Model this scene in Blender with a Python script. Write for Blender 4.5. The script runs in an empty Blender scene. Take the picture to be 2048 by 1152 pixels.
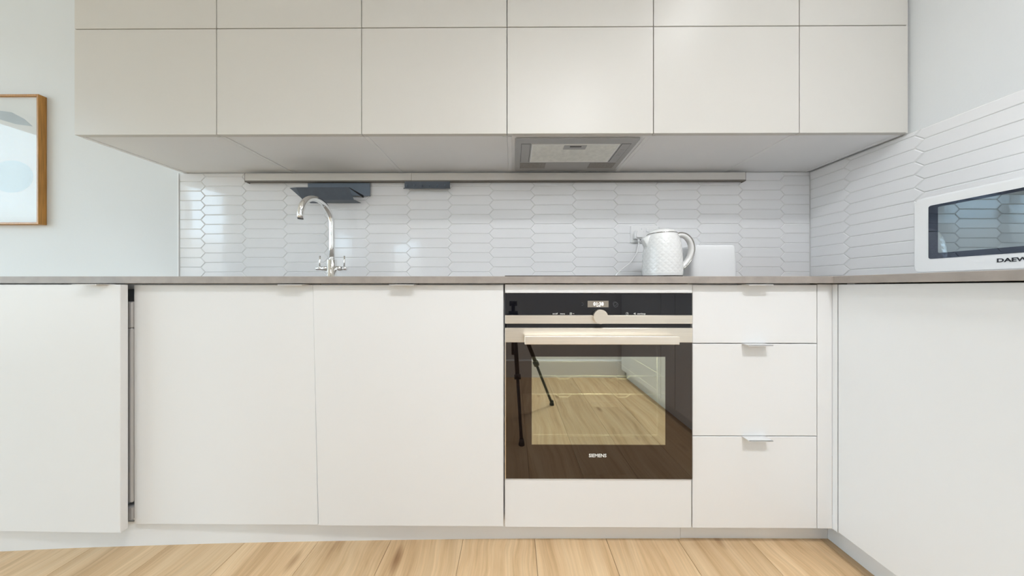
import bpy, bmesh, math, random
from mathutils import Vector, Matrix
random.seed(7)
PI = math.pi
S = bpy.context.scene
COL = S.collection

# ------------------------------------------------------------------ camera
EYE = 0.85
cam_d = bpy.data.cameras.new('camera')
cam_d.sensor_width = 36.0
cam_d.lens = 36.0 * 524.0 / 2048.0
cam_d.clip_start = 0.01
cam = bpy.data.objects.new('camera', cam_d)
COL.objects.link(cam)
cam.location = (0, 0, EYE)
cam.rotation_euler = (PI / 2, 0, 0.0048)
S.camera = cam

# ------------------------------------------------------------------ exposure
S.view_settings.view_transform = 'Standard'
S.view_settings.look = 'None'
S.view_settings.gamma = 1.0
S.view_settings.use_curve_mapping = False
S.view_settings.exposure = 0.09

# ------------------------------------------------------------------ sky: pale overcast above a hazy skyline
SKY_STRENGTH = 8.9
CEILING_LIGHT_POWER = 40.0
RACK_FILL_POWER = 10.0  # fill light added inside the oven
world = bpy.data.worlds.new('world')
S.world = world
world.use_nodes = True
wn = world.node_tree
wn.nodes.clear()
w_out = wn.nodes.new('ShaderNodeOutputWorld')
w_bg = wn.nodes.new('ShaderNodeBackground')
w_tc = wn.nodes.new('ShaderNodeTexCoord')
w_sep = wn.nodes.new('ShaderNodeSeparateXYZ')
w_ramp = wn.nodes.new('ShaderNodeValToRGB')
wn.links.new(w_tc.outputs['Generated'], w_sep.inputs[0])
wn.links.new(w_sep.outputs['Z'], w_ramp.inputs[0])
e = w_ramp.color_ramp.elements
e[0].position = 0.0
e[0].color = (0.30, 0.31, 0.31, 1)
e[1].position = 0.14
e[1].color = (0.63, 0.82, 1.0, 1)
k = e.new(0.10)
k.color = (0.40, 0.42, 0.43, 1)
wn.links.new(w_ramp.outputs[0], w_bg.inputs[0])
w_bg.inputs[1].default_value = SKY_STRENGTH
wn.links.new(w_bg.outputs[0], w_out.inputs[0])

ROOM_L, ROOM_R, ROOM_F, ROOM_B, CEIL = -5.2, 1.612, -7.0, 1.432, 2.70
WINDOWS_LEFT = [(-1.95, 1.36, 0.12, 2.60), (-5.85, -4.80, 0.12, 2.60)]
ADDED_WINDOWS_FRONT = [(-4.6, -2.4, 0.12, 2.60)]  # unseen window added for ambient light in the room behind


def portal(loc, rot, sx, sy):
    d = bpy.data.lights.new('window_daylight', 'AREA')
    d.shape = 'RECTANGLE'
    d.size = sx
    d.size_y = sy
    d.cycles.is_portal = True
    o = bpy.data.objects.new('window_daylight', d)
    COL.objects.link(o)
    o.location = loc
    o.rotation_euler = rot


for (y0, y1, z0, z1) in WINDOWS_LEFT:
    portal((ROOM_L - 0.14, (y0 + y1) / 2, (z0 + z1) / 2), (0, -PI / 2, 0), z1 - z0, y1 - y0)
for (x0, x1, z0, z1) in ADDED_WINDOWS_FRONT:
    portal(((x0 + x1) / 2, ROOM_F - 0.14, (z0 + z1) / 2), (PI / 2, 0, 0), x1 - x0, z1 - z0)


# ------------------------------------------------------------------ materials
def mat(name, color, rough=0.5, metal=0.0, spec=0.5, ior=None, coat=0.0, noise=0.0, nscale=8.0,
        bump=0.0, bscale=30.0, emit=None, estr=0.0, aniso=None):
    m = bpy.data.materials.new(name)
    m.use_nodes = True
    nt = m.node_tree
    b = nt.nodes['Principled BSDF']
    b.inputs['Base Color'].default_value = (*color, 1)
    b.inputs['Roughness'].default_value = rough
    b.inputs['Metallic'].default_value = metal
    b.inputs['Specular IOR Level'].default_value = spec
    if ior:
        b.inputs['IOR'].default_value = ior
    b.inputs['Coat Weight'].default_value = coat
    if emit:
        b.inputs['Emission Color'].default_value = (*emit, 1)
        b.inputs['Emission Strength'].default_value = estr
    tc = nt.nodes.new('ShaderNodeTexCoord')
    mp = nt.nodes.new('ShaderNodeMapping')
    nt.links.new(tc.outputs['Object'], mp.inputs[0])
    if aniso:
        mp.inputs['Scale'].default_value = aniso
    if noise > 0:
        n = nt.nodes.new('ShaderNodeTexNoise')
        n.inputs['Scale'].default_value = nscale
        n.inputs['Detail'].default_value = 4
        nt.links.new(mp.outputs[0], n.inputs['Vector'])
        r = nt.nodes.new('ShaderNodeValToRGB')
        lo = tuple(c * (1 - noise) for c in color)
        hi = tuple(min(1, c * (1 + noise)) for c in color)
        r.color_ramp.elements[0].position = 0.3
        r.color_ramp.elements[1].position = 0.7
        r.color_ramp.elements[0].color = (*lo, 1)
        r.color_ramp.elements[1].color = (*hi, 1)
        nt.links.new(n.outputs['Fac'], r.inputs[0])
        nt.links.new(r.outputs[0], b.inputs['Base Color'])
    if bump > 0:
        n2 = nt.nodes.new('ShaderNodeTexNoise')
        n2.inputs['Scale'].default_value = bscale
        n2.inputs['Detail'].default_value = 2
        nt.links.new(mp.outputs[0], n2.inputs['Vector'])
        bp = nt.nodes.new('ShaderNodeBump')
        bp.inputs['Strength'].default_value = bump
        bp.inputs['Distance'].default_value = 0.01
        nt.links.new(n2.outputs['Fac'], bp.inputs['Height'])
        nt.links.new(bp.outputs[0], b.inputs['Normal'])
    return m


def glass_mix(name, trans, gloss, fac_lo, fac_hi, rough=0.0):
    """a pane: tinted transmission plus a mirror reflection growing at grazing angles"""
    m = bpy.data.materials.new(name)
    m.use_nodes = True
    nt = m.node_tree
    nt.nodes.clear()
    o = nt.nodes.new('ShaderNodeOutputMaterial')
    t = nt.nodes.new('ShaderNodeBsdfTransparent')
    t.inputs[0].default_value = (*trans, 1)
    g = nt.nodes.new('ShaderNodeBsdfGlossy')
    g.inputs['Color'].default_value = (*gloss, 1)
    g.inputs['Roughness'].default_value = rough
    lw = nt.nodes.new('ShaderNodeLayerWeight')
    lw.inputs[0].default_value = 0.5
    mr = nt.nodes.new('ShaderNodeMapRange')
    mr.inputs['To Min'].default_value = fac_lo
    mr.inputs['To Max'].default_value = fac_hi
    mx = nt.nodes.new('ShaderNodeMixShader')
    pw = nt.nodes.new('ShaderNodeMath')
    pw.operation = 'POWER'
    pw.inputs[1].default_value = 3.0
    nt.links.new(lw.outputs['Facing'], pw.inputs[0])
    nt.links.new(pw.outputs[0], mr.inputs[0])
    nt.links.new(mr.outputs[0], mx.inputs[0])
    nt.links.new(t.outputs[0], mx.inputs[1])
    nt.links.new(g.outputs[0], mx.inputs[2])
    nt.links.new(mx.outputs[0], o.inputs[0])
    return m


def wood_mat(name, base, dark, light, sx=14.0, sy=0.9):
    m = bpy.data.materials.new(name)
    m.use_nodes = True
    nt = m.node_tree
    L = nt.links.new
    b = nt.nodes['Principled BSDF']
    b.inputs['Roughness'].default_value = 0.42
    b.inputs['Specular IOR Level'].default_value = 0.35
    tc = nt.nodes.new('ShaderNodeTexCoord')
    oi = nt.nodes.new('ShaderNodeObjectInfo')
    mul = nt.nodes.new('ShaderNodeVectorMath')
    mul.operation = 'SCALE'
    mul.inputs[0].default_value = (37.0, 61.0, 0.0)
    L(oi.outputs['Random'], mul.inputs['Scale'])
    add = nt.nodes.new('ShaderNodeVectorMath')
    add.operation = 'ADD'
    L(tc.outputs['Object'], add.inputs[0])
    L(mul.outputs[0], add.inputs[1])
    # knots bend the grain: warp x by a smooth noise
    warp = nt.nodes.new('ShaderNodeTexNoise')
    warp.inputs['Scale'].default_value = 3.2
    warp.inputs['Detail'].default_value = 1.5
    L(add.outputs[0], warp.inputs['Vector'])
    wsc = nt.nodes.new('ShaderNodeVectorMath')
    wsc.operation = 'SCALE'
    wsc.inputs['Scale'].default_value = 0.07
    L(warp.outputs['Color'], wsc.inputs[0])
    add2 = nt.nodes.new('ShaderNodeVectorMath')
    add2.operation = 'ADD'
    L(add.outputs[0], add2.inputs[0])
    L(wsc.outputs[0], add2.inputs[1])
    mp = nt.nodes.new('ShaderNodeMapping')
    mp.inputs['Scale'].default_value = (sx, sy, 1)
    L(add2.outputs[0], mp.inputs[0])
    n1 = nt.nodes.new('ShaderNodeTexNoise')
    n1.inputs['Scale'].default_value = 1.6
    n1.inputs['Detail'].default_value = 5
    n1.inputs['Roughness'].default_value = 0.62
    L(mp.outputs[0], n1.inputs['Vector'])
    r1 = nt.nodes.new('ShaderNodeValToRGB')
    el = r1.color_ramp.elements
    el[0].position = 0.30
    el[0].color = (*dark, 1)
    el[1].position = 0.62
    el[1].color = (*light, 1)
    q = el.new(0.46)
    q.color = (*base, 1)
    L(n1.outputs['Fac'], r1.inputs[0])
    # fine fibres
    mp2 = nt.nodes.new('ShaderNodeMapping')
    mp2.inputs['Scale'].default_value = (170, 4, 1)
    L(add2.outputs[0], mp2.inputs[0])
    n2 = nt.nodes.new('ShaderNodeTexNoise')
    n2.inputs['Scale'].default_value = 1.0
    n2.inputs['Detail'].default_value = 3
    L(mp2.outputs[0], n2.inputs['Vector'])
    mr = nt.nodes.new('ShaderNodeMapRange')
    mr.inputs['From Min'].default_value = 0.3
    mr.inputs['From Max'].default_value = 0.7
    mr.inputs['To Min'].default_value = 0.90
    mr.inputs['To Max'].default_value = 1.06
    L(n2.outputs['Fac'], mr.inputs[0])
    # knots
    mp3 = nt.nodes.new('ShaderNodeMapping')
    mp3.inputs['Scale'].default_value = (5.0, 2.0, 1)
    L(add2.outputs[0], mp3.inputs[0])
    v = nt.nodes.new('ShaderNodeTexVoronoi')
    v.inputs['Scale'].default_value = 1.25
    L(mp3.outputs[0], v.inputs['Vector'])
    kr = nt.nodes.new('ShaderNodeValToRGB')
    kr.color_ramp.elements[0].position = 0.02
    kr.color_ramp.elements[0].color = (0.48, 0.38, 0.31, 1)
    kr.color_ramp.elements[1].position = 0.13
    kr.color_ramp.elements[1].color = (1, 1, 1, 1)
    L(v.outputs['Distance'], kr.inputs[0])
    # tone differs from board to board
    mr2 = nt.nodes.new('ShaderNodeMapRange')
    mr2.inputs['To Min'].default_value = 0.93
    mr2.inputs['To Max'].default_value = 1.06
    L(oi.outputs['Random'], mr2.inputs[0])
    m1 = nt.nodes.new('ShaderNodeVectorMath')
    m1.operation = 'SCALE'
    L(r1.outputs[0], m1.inputs[0])
    L(mr.outputs[0], m1.inputs['Scale'])
    m2 = nt.nodes.new('ShaderNodeVectorMath')
    m2.operation = 'MULTIPLY'
    L(m1.outputs[0], m2.inputs[0])
    L(kr.outputs[0], m2.inputs[1])
    m3 = nt.nodes.new('ShaderNodeVectorMath')
    m3.operation = 'SCALE'
    L(m2.outputs[0], m3.inputs[0])
    L(mr2.outputs[0], m3.inputs['Scale'])
    L(m3.outputs[0], b.inputs['Base Color'])
    return m


M = {}
M['paint'] = mat('wall_paint', (0.74, 0.76, 0.77), 0.75, noise=0.012, nscale=2.0, bump=0.03, bscale=160)
M['galley_bounce_paint'] = mat('galley_bounce_white', (0.90, 0.91, 0.92), 0.7, noise=0.01, nscale=2)  # whiter than the other walls so it bounces more light
M['ceiling'] = mat('ceiling_paint', (0.86, 0.86, 0.85), 0.85, noise=0.01, nscale=3)
M['lacquer'] = mat('cabinet_lacquer', (0.80, 0.80, 0.797), 0.38, spec=0.4, noise=0.006, nscale=2.5)
M['upper_lacquer'] = mat('wall_cabinet_lacquer', (0.675, 0.65, 0.605), 0.38, spec=0.4, noise=0.006, nscale=2.5)  # darker, warmer than the base fronts: lamp tone put into the colour
M['carcass'] = mat('carcass_melamine', (0.88, 0.88, 0.88), 0.5, noise=0.01, nscale=4)
M['void'] = mat('dark_void', (0.012, 0.012, 0.015), 0.6)
M['tile'] = mat('glazed_tile', (0.84, 0.84, 0.85), 0.06, spec=0.38, noise=0.01, nscale=3, bump=0.02, bscale=28)
M['grout'] = mat('grout', (0.74, 0.74, 0.73), 0.85, noise=0.03, nscale=40)
M['trim'] = mat('white_trim', (0.86, 0.86, 0.86), 0.4, noise=0.005)
M['stone'] = mat('worktop_stone', (0.345, 0.305, 0.275), 0.42, noise=0.10, nscale=28, bump=0.02, bscale=200)
M['floor'] = wood_mat('oak_plank', (0.64, 0.44, 0.25), (0.49, 0.315, 0.165), (0.72, 0.525, 0.32))
M['subfloor'] = mat('subfloor', (0.22, 0.14, 0.08), 0.9, noise=0.1)
M['oak_frame'] = mat('oak_frame', (0.46, 0.22, 0.05), 0.45, noise=0.25, nscale=6, aniso=(30, 30, 1.2))
M['paper'] = mat('print_paper', (0.80, 0.79, 0.79), 0.8, noise=0.01)
M['print_blue'] = mat('print_pale_blue', (0.66, 0.715, 0.74), 0.8, noise=0.04, nscale=7)
M['reflection_grey'] = mat('painted_reflection_grey', (0.52, 0.56, 0.60), 0.8, noise=0.05, nscale=7)  # stands in for a reflection in the picture glass
M['pane'] = glass_mix('picture_glass', (0.97, 0.98, 0.98), (1, 1, 1), 0.012, 0.06)
M['window_glass'] = glass_mix('window_glass', (0.97, 0.985, 0.98), (1, 1, 1), 0.05, 0.9)
M['chrome'] = mat('chrome', (0.86, 0.86, 0.85), 0.06, 1.0, noise=0.01)
M['dark_chrome'] = mat('dark_chrome', (0.40, 0.39, 0.37), 0.15, 1.0, noise=0.02)
M['steel'] = mat('brushed_steel', (0.86, 0.80, 0.71), 0.34, 1.0, noise=0.06, nscale=3, aniso=(2, 2, 220))
M['handle_steel'] = mat('oven_handle_steel', (0.93, 0.87, 0.78), 0.38, 1.0, noise=0.04, nscale=3, aniso=(2, 2, 160))
M['rail'] = mat('rail_aluminium', (0.70, 0.675, 0.64), 0.42, 0.55, noise=0.03, nscale=5, aniso=(1.5, 30, 60))
M['rail_lip'] = mat('rail_dark_lip', (0.20, 0.18, 0.16), 0.5, 0.3, noise=0.03)  # dark finish of the lower lip and end caps
M['slate'] = mat('slate_sheet_metal', (0.105, 0.125, 0.155), 0.45, 0.2, noise=0.06, nscale=30)
M['slate_light'] = mat('slate_plate', (0.17, 0.21, 0.265), 0.5, 0.1, noise=0.05, nscale=30)
M['black_glass'] = mat('black_glass', (0.010, 0.006, 0.005), 0.015, ior=1.80, noise=0.05)
M['panel_glass'] = mat('control_panel_glass', (0.007, 0.007, 0.010), 0.02, ior=1.5, noise=0.05)
M['oven_pane'] = glass_mix('oven_door_window', (0.50, 0.51, 0.42), (0.93, 0.97, 0.90), 0.42, 0.9, 0.02)
M['mw_mesh'] = glass_mix('microwave_mesh_window', (0.10, 0.12, 0.13), (0.80, 0.93, 1.0), 0.40, 0.75, 0.02)
M['enamel'] = mat('oven_enamel', (0.07, 0.066, 0.058), 0.35, noise=0.1, nscale=20)
M['wire'] = mat('rack_wire', (0.88, 0.86, 0.80), 0.35, 0.0, noise=0.02)
M['display'] = mat('display_panel', (0.16, 0.14, 0.115), 0.4, emit=(0.24, 0.21, 0.17), estr=0.45, noise=0.02)
M['digits'] = mat('display_digits', (0.9, 0.9, 0.88), 0.5, emit=(1, 0.98, 0.94), estr=1.0)
M['print_white'] = mat('printed_white', (0.82, 0.82, 0.80), 0.5)
M['print_dim'] = mat('printed_dim', (0.10, 0.10, 0.11), 0.5)
M['print_black'] = mat('printed_black', (0.012, 0.013, 0.02), 0.45)
M['hood'] = mat('hood_grey', (0.44, 0.435, 0.43), 0.42, 0.25, noise=0.03, nscale=12)
M['hood_dark'] = mat('hood_lens_grey', (0.27, 0.25, 0.225), 0.35, noise=0.15, nscale=120)
M['hood_line'] = mat('hood_gap', (0.05, 0.05, 0.05), 0.6)
M['filter'] = mat('filter_mesh', (0.82, 0.81, 0.75), 0.45, 0.2, noise=0.07, nscale=45, bump=0.15, bscale=300)
M['filter_rim'] = mat('filter_rim', (0.88, 0.87, 0.84), 0.35, 0.2, noise=0.02)
M['ceramic'] = mat('kettle_white', (0.84, 0.835, 0.82), 0.22, coat=0.3, noise=0.006)
M['appliance'] = mat('appliance_white', (0.83, 0.84, 0.85), 0.22, spec=0.5, noise=0.006)
M['plastic'] = mat('white_plastic', (0.85, 0.85, 0.85), 0.35, noise=0.006)
M['pull'] = mat('pull_white_metal', (0.66, 0.655, 0.645), 0.4, noise=0.01)
M['grey_plastic'] = mat('grey_plastic', (0.50, 0.50, 0.50), 0.5, noise=0.01)
M['mw_glass'] = mat('microwave_glass', (0.006, 0.010, 0.020), 0.012, ior=2.0, noise=0.05)
M['black_metal'] = mat('black_metal', (0.02, 0.02, 0.022), 0.4, 0.3, noise=0.05)
M['rubber'] = mat('black_rubber', (0.015, 0.015, 0.015), 0.8, noise=0.05)
M['gasket'] = mat('appliance_side_grey', (0.52, 0.50, 0.48), 0.5, noise=0.03, nscale=6)
M['lamp'] = mat('lamp_diffuser', (0.9, 0.85, 0.75), 0.5, emit=(1.0, 0.90, 0.78), estr=14.0)


for key, tint in (('black_glass', (1.0, 0.91, 0.85)), ('mw_glass', (0.70, 0.80, 1.0))):
    M[key].node_tree.nodes['Principled BSDF'].inputs['Specular Tint'].default_value = (*tint, 1)


# ------------------------------------------------------------------ helpers
def link(name, bm, m, parent=None, smooth=False, loc=None):
    me = bpy.data.meshes.new(name)
    bm.normal_update()
    bm.to_mesh(me)
    bm.free()
    mats = m if isinstance(m, (list, tuple)) else [m]
    for q_ in mats:
        me.materials.append(M[q_] if isinstance(q_, str) else q_)
    if smooth:
        for p in me.polygons:
            p.use_smooth = True
    o = bpy.data.objects.new(name, me)
    COL.objects.link(o)
    if parent:
        o.parent = parent
    if loc:
        o.location = loc
    return o


def box(bm, x0, x1, y0, y1, z0, z1, bev=0.0, seg=1, mi=0):
    t = bmesh.new()
    bmesh.ops.create_cube(t, size=1.0)
    for v in t.verts:
        v.co = Vector(((x0 + x1) / 2 + v.co.x * (x1 - x0), (y0 + y1) / 2 + v.co.y * (y1 - y0),
                       (z0 + z1) / 2 + v.co.z * (z1 - z0)))
    if bev > 0:
        bmesh.ops.bevel(t, geom=list(t.edges), offset=bev, segments=seg, profile=0.5, affect='EDGES')
    join(bm, t, mi)


def join(bm, t, mi=0):
    vm = {}
    for v in t.verts:
        vm[v] = bm.verts.new(v.co)
    for f_ in t.faces:
        try:
            nf = bm.faces.new([vm[v] for v in f_.verts])
            nf.material_index = mi
            nf.smooth = f_.smooth
        except ValueError:
            pass
    t.free()


def bx(*a, **k_):
    bm = bmesh.new()
    box(bm, *a, **k_)
    return bm


def prism(bm, poly, axis, a0, a1, mi=0):
    """extrude a 2-D polygon: axis 'y' -> poly in (x,z); 'x' -> (y,z); 'z' -> (x,y)"""
    def p3(p, a):
        if axis == 'y':
            return (p[0], a, p[1])
        if axis == 'x':
            return (a, p[0], p[1])
        return (p[0], p[1], a)
    A = [bm.verts.new(p3(p, a0)) for p in poly]
    B = [bm.verts.new(p3(p, a1)) for p in poly]
    n = len(poly)
    fs = [bm.faces.new(A), bm.faces.new(B[::-1])]
    for i in range(n):
        j = (i + 1) % n
        fs.append(bm.faces.new((A[j], A[i], B[i], B[j])))
    for f_ in fs:
        f_.material_index = mi
    bmesh.ops.recalc_face_normals(bm, faces=fs)


def round_poly(poly, r, n=5):
    """round the corners of a convex polygon"""
    out = []
    N = len(poly)
    for i in range(N):
        p = Vector(poly[i])
        a = (Vector(poly[i - 1]) - p).normalized()
        b = (Vector(poly[(i + 1) % N]) - p).normalized()
        rr = r[i] if isinstance(r, (list, tuple)) else r
        if rr <= 0:
            out.append(tuple(p))
            continue
        for k_ in range(n + 1):
            t = k_ / n
            q_ = p + a * rr * (1 - t) ** 2 + b * rr * t ** 2
            out.append(tuple(q_))
    return out


def rrect(x0, x1, z0, z1, r, n=5):
    return round_poly([(x0, z0), (x1, z0), (x1, z1), (x0, z1)], r, n)


def tube(bm, pts, rad, n=12, caps=True, mi=0, flat=1.0, up=None):
    """sweep a circle (or ellipse) along a polyline"""
    pts = [Vector(p) for p in pts]
    rads = rad if isinstance(rad, (list, tuple)) else [rad] * len(pts)
    rings = []
    t0 = (pts[1] - pts[0]).normalized()
    ref = Vector(up) if up else (Vector((0, 0, 1)) if abs(t0.z) < 0.9 else Vector((0, 1, 0)))
    u = (ref - t0 * ref.dot(t0)).normalized()
    for i, p in enumerate(pts):
        if i == 0:
            t = t0
        elif i == len(pts) - 1:
            t = (pts[i] - pts[i - 1]).normalized()
        else:
            t = (pts[i + 1] - pts[i - 1]).normalized()
        u = (u - t * u.dot(t)).normalized()
        w = t.cross(u)
        rings.append([bm.verts.new(p + (u * math.cos(2 * PI * k_ / n) + w * flat * math.sin(2 * PI * k_ / n)) * rads[i])
                      for k_ in range(n)])
    for a, b in zip(rings, rings[1:]):
        for k_ in range(n):
            f_ = bm.faces.new((a[k_], a[(k_ + 1) % n], b[(k_ + 1) % n], b[k_]))
            f_.smooth = True
            f_.material_index = mi
    if caps:
        bm.faces.new(rings[0][::-1]).material_index = mi
        bm.faces.new(rings[-1]).material_index = mi
    return rings


def lathe(bm, prof, cx=0, cy=0, n=32, mi=0, smooth=True):
    rings = []
    for r, z in prof:
        if r < 1e-5:
            rings.append([bm.verts.new((cx, cy, z))])
        else:
            rings.append([bm.verts.new((cx + r * math.cos(2 * PI * k_ / n), cy + r * math.sin(2 * PI * k_ / n), z))
                          for k_ in range(n)])
    for a, b in zip(rings, rings[1:]):
        for k_ in range(n):
            j = (k_ + 1) % n
            if len(a) == 1 and len(b) == 1:
                continue
            if len(a) == 1:
                f_ = bm.faces.new((a[0], b[j], b[k_]))
            elif len(b) == 1:
                f_ = bm.faces.new((a[k_], a[j], b[0]))
            else:
                f_ = bm.faces.new((a[k_], a[j], b[j], b[k_]))
            f_.smooth = smooth
            f_.material_index = mi


def smooth_path(pts, n=8):
    """Catmull-Rom through points"""
    P = [Vector(p) for p in pts]
    P = [P[0] * 2 - P[1]] + P + [P[-1] * 2 - P[-2]]
    out = []
    for i in range(1, len(P) - 2):
        for k_ in range(n):
            t = k_ / n
            a, b, c, d = P[i - 1], P[i], P[i + 1], P[i + 2]
            out.append(0.5 * (2 * b + (c - a) * t + (2 * a - 5 * b + 4 * c - d) * t * t + (3 * b - a - 3 * c + d) * t ** 3))
    out.append(P[-2])
    return out


def thing(name, label, cat, loc=(0, 0, 0), group=None):
    o = bpy.data.objects.new(name, None)
    o.empty_display_size = 0.05
    COL.objects.link(o)
    o.location = loc
    o['label'] = label
    o['category'] = cat
    if group:
        o['group'] = group
    return o


def tag(o, label, cat, group=None):
    o['label'] = label
    o['category'] = cat
    if group:
        o['group'] = group
    return o


def struct(name, bm, m, **k_):
    o = link(name, bm, m, **k_)
    o['kind'] = 'structure'
    return o


def text(name, body, size, m, parent, loc, rot=(PI / 2, 0, 0), bold=0.0, sx=1.0, depth=0.0002, align='CENTER', shear=0.0):
    cu = bpy.data.curves.new(name, 'FONT')
    cu.body = body
    cu.size = size
    cu.align_x = align
    cu.align_y = 'CENTER'
    cu.offset = bold
    cu.extrude = depth
    cu.shear = shear
    cu.resolution_u = 3
    t = bpy.data.objects.new('tmp', cu)
    COL.objects.link(t)
    dg = bpy.context.evaluated_depsgraph_get()
    me = bpy.data.meshes.new_from_object(t.evaluated_get(dg))
    bpy.data.objects.remove(t)
    me.materials.clear()
    me.materials.append(M[m])
    me.name = name
    for v in me.vertices:
        v.co.x *= sx
    o = bpy.data.objects.new(name, me)
    COL.objects.link(o)
    o.parent = parent
    o.location = loc
    o.rotation_euler = rot
    return o


# ------------------------------------------------------------------ room shell
fl = struct('floor', bx(ROOM_L - 0.1, ROOM_R + 0.1, ROOM_F - 0.1, ROOM_B + 0.1, -0.1, -0.012), 'subfloor')
PW, PL = 0.242, 1.38
pb = bmesh.new()
box(pb, -PW / 2 + 0.0005, PW / 2 - 0.0005, -PL / 2 + 0.0005, PL / 2 - 0.0005, -0.012, 0.0, bev=0.0008)
plank0 = link('plank', pb, 'floor', fl)
plank_me = plank0.data
first = True
xs0 = 0.0725
k0 = int((ROOM_L - xs0) / PW) - 1
k1 = int((ROOM_R - xs0) / PW) + 1
ofs = [0.33, 0.80, 0.10, 0.62, 1.22, 0.72]
for k in range(k0, k1 + 1):
    xc = xs0 + (k + 0.5) * PW
    if xc + PW / 2 < ROOM_L or xc - PW / 2 > ROOM_R:
        continue
    y = ROOM_F - ofs[k % 6]
    while y < ROOM_B - 0.005:
        if first:
            o = plank0
            first = False
        else:
            o = plank0.copy()
            COL.objects.link(o)
        end = min(y + PL, ROOM_B)
        o.location = (xc, (y + end) / 2, 0)
        o.scale = (1, (end - y) / PL, 1)
        y += PL

# walls
struct('ceiling', bx(ROOM_L - 0.1, ROOM_R + 0.1, ROOM_F - 0.1, ROOM_B + 0.1, CEIL, CEIL + 0.1), 'ceiling')
wall_back = struct('wall_back', bx(ROOM_L - 0.1, ROOM_R + 0.1, ROOM_B, ROOM_B + 0.1, -0.012, CEIL), 'paint')
wall_right = struct('wall_right', bx(ROOM_R, ROOM_R + 0.1, ROOM_F - 0.1, ROOM_B, -0.012, CEIL), 'paint')


def holed(axis, a0, a1, b0, b1, c0, c1, holes):
    """wall slab between a0..a1 (thickness), b0..b1 along, c0..c1 high, with rectangular holes"""
    bm = bmesh.new()
    def put(p, q_, r, s):
        if q_ - p < 1e-4 or s - r < 1e-4:
            return
        if axis == 'x':
            box(bm, a0, a1, p, q_, r, s)
        else:
            box(bm, p, q_, a0, a1, r, s)
    pos = b0
    for (h0, h1, z0, z1) in sorted(holes):
        put(pos, h0, c0, c1)
        put(h0, h1, c0, z0)
        put(h0, h1, z1, c1)
        pos = h1
    put(pos, b1, c0, c1)
    return bm


struct('wall_left', holed('x', ROOM_L - 0.15, ROOM_L, ROOM_F - 0.1, ROOM_B, -0.012, CEIL, WINDOWS_LEFT), 'paint')
struct('wall_front', holed('y', ROOM_F - 0.15, ROOM_F, ROOM_L, ROOM_R, -0.012, CEIL, ADDED_WINDOWS_FRONT), 'paint')


def window(n, axis, a, b0, b1, z0, z1, mullions):
    bm = bmesh.new()
    w = 0.055
    def bar(p, q_, r, s):
        if axis == 'x':
            box(bm, a - 0.10, a - 0.04, p, q_, r, s, bev=0.004)
        else:
            box(bm, p, q_, a - 0.10, a - 0.04, r, s, bev=0.004)
    bar(b0, b1, z0, z0 + w)
    bar(b0, b1, z1 - w, z1)
    bar(b0, b0 + w, z0 + w, z1 - w)
    bar(b1 - w, b1, z0 + w, z1 - w)
    for mm in mullions:
        bar(mm - 0.05, mm + 0.05, z0 + w, z1 - w)
    fr = struct('window_%d' % n, bm, 'trim')
    edges = [b0 + w] + [q_ for mm in mullions for q_ in (mm - 0.05, mm + 0.05)] + [b1 - w]
    for i in range(0, len(edges), 2):
        if axis == 'x':
            g = bx(a - 0.073, a - 0.067, edges[i], edges[i + 1], z0 + w, z1 - w)
        else:
            g = bx(edges[i], edges[i + 1], a - 0.073, a - 0.067, z0 + w, z1 - w)
        link('pane', g, 'window_glass', fr)


window(1, 'x', ROOM_L, *WINDOWS_LEFT[0], [-1.30, 0.75])
window(2, 'x', ROOM_L, *WINDOWS_LEFT[1], [])
window(3, 'y', ROOM_F, *ADDED_WINDOWS_FRONT[0], [-3.5])  # unseen, added to lift the ambient light

# the short wall behind the camera, seen mirrored in the oven door
struct('wall_galley', bx(-1.30, ROOM_R, -0.95, -0.83, -0.012, CEIL), 'galley_bounce_paint')
bb = bmesh.new()
prism(bb, [(-0.815, 0.0), (-0.83, 0.0), (-0.83, 0.165), (-0.822, 0.165), (-0.815, 0.155)], 'x', -1.315, 1.06)
struct('baseboard_galley', bb, 'trim')

# ------------------------------------------------------------------ tiles: long pointed hexagons
TP, TR = 0.2251, 0.0521          # column pitch, row pitch
TIP = 0.0122                     # half of the zigzag between two columns
XB0, ZL0 = -1.6957, 1.432


def clip_poly(poly, x0, x1, z0, z1):
    def cut(ps, f_, inter):
        out = []
        for i in range(len(ps)):
            a, b = ps[i], ps[(i + 1) % len(ps)]
            if f_(a):
                out.append(a)
                if not f_(b):
                    out.append(inter(a, b))
            elif f_(b):
                out.append(inter(a, b))
        return out
    def ix(v):
        return lambda a, b: (v, a[1] + (b[1] - a[1]) * (v - a[0]) / (b[0] - a[0]))
    def iz(v):
        return lambda a, b: (a[0] + (b[0] - a[0]) * (v - a[1]) / (b[1] - a[1]), v)
    for f_, it in ((lambda p: p[0] >= x0, ix(x0)), (lambda p: p[0] <= x1, ix(x1)),
                   (lambda p: p[1] >= z0, iz(z0)), (lambda p: p[1] <= z1, iz(z1))):
        poly = cut(poly, f_, it)
        if len(poly) < 3:
            return []
    out = []
    for p in poly:
        if not out or (Vector(p) - Vector(out[-1])).length > 1e-5:
            out.append(p)
    if len(out) > 2 and (Vector(out[0]) - Vector(out[-1])).length < 1e-5:
        out.pop()
    return out


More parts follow.
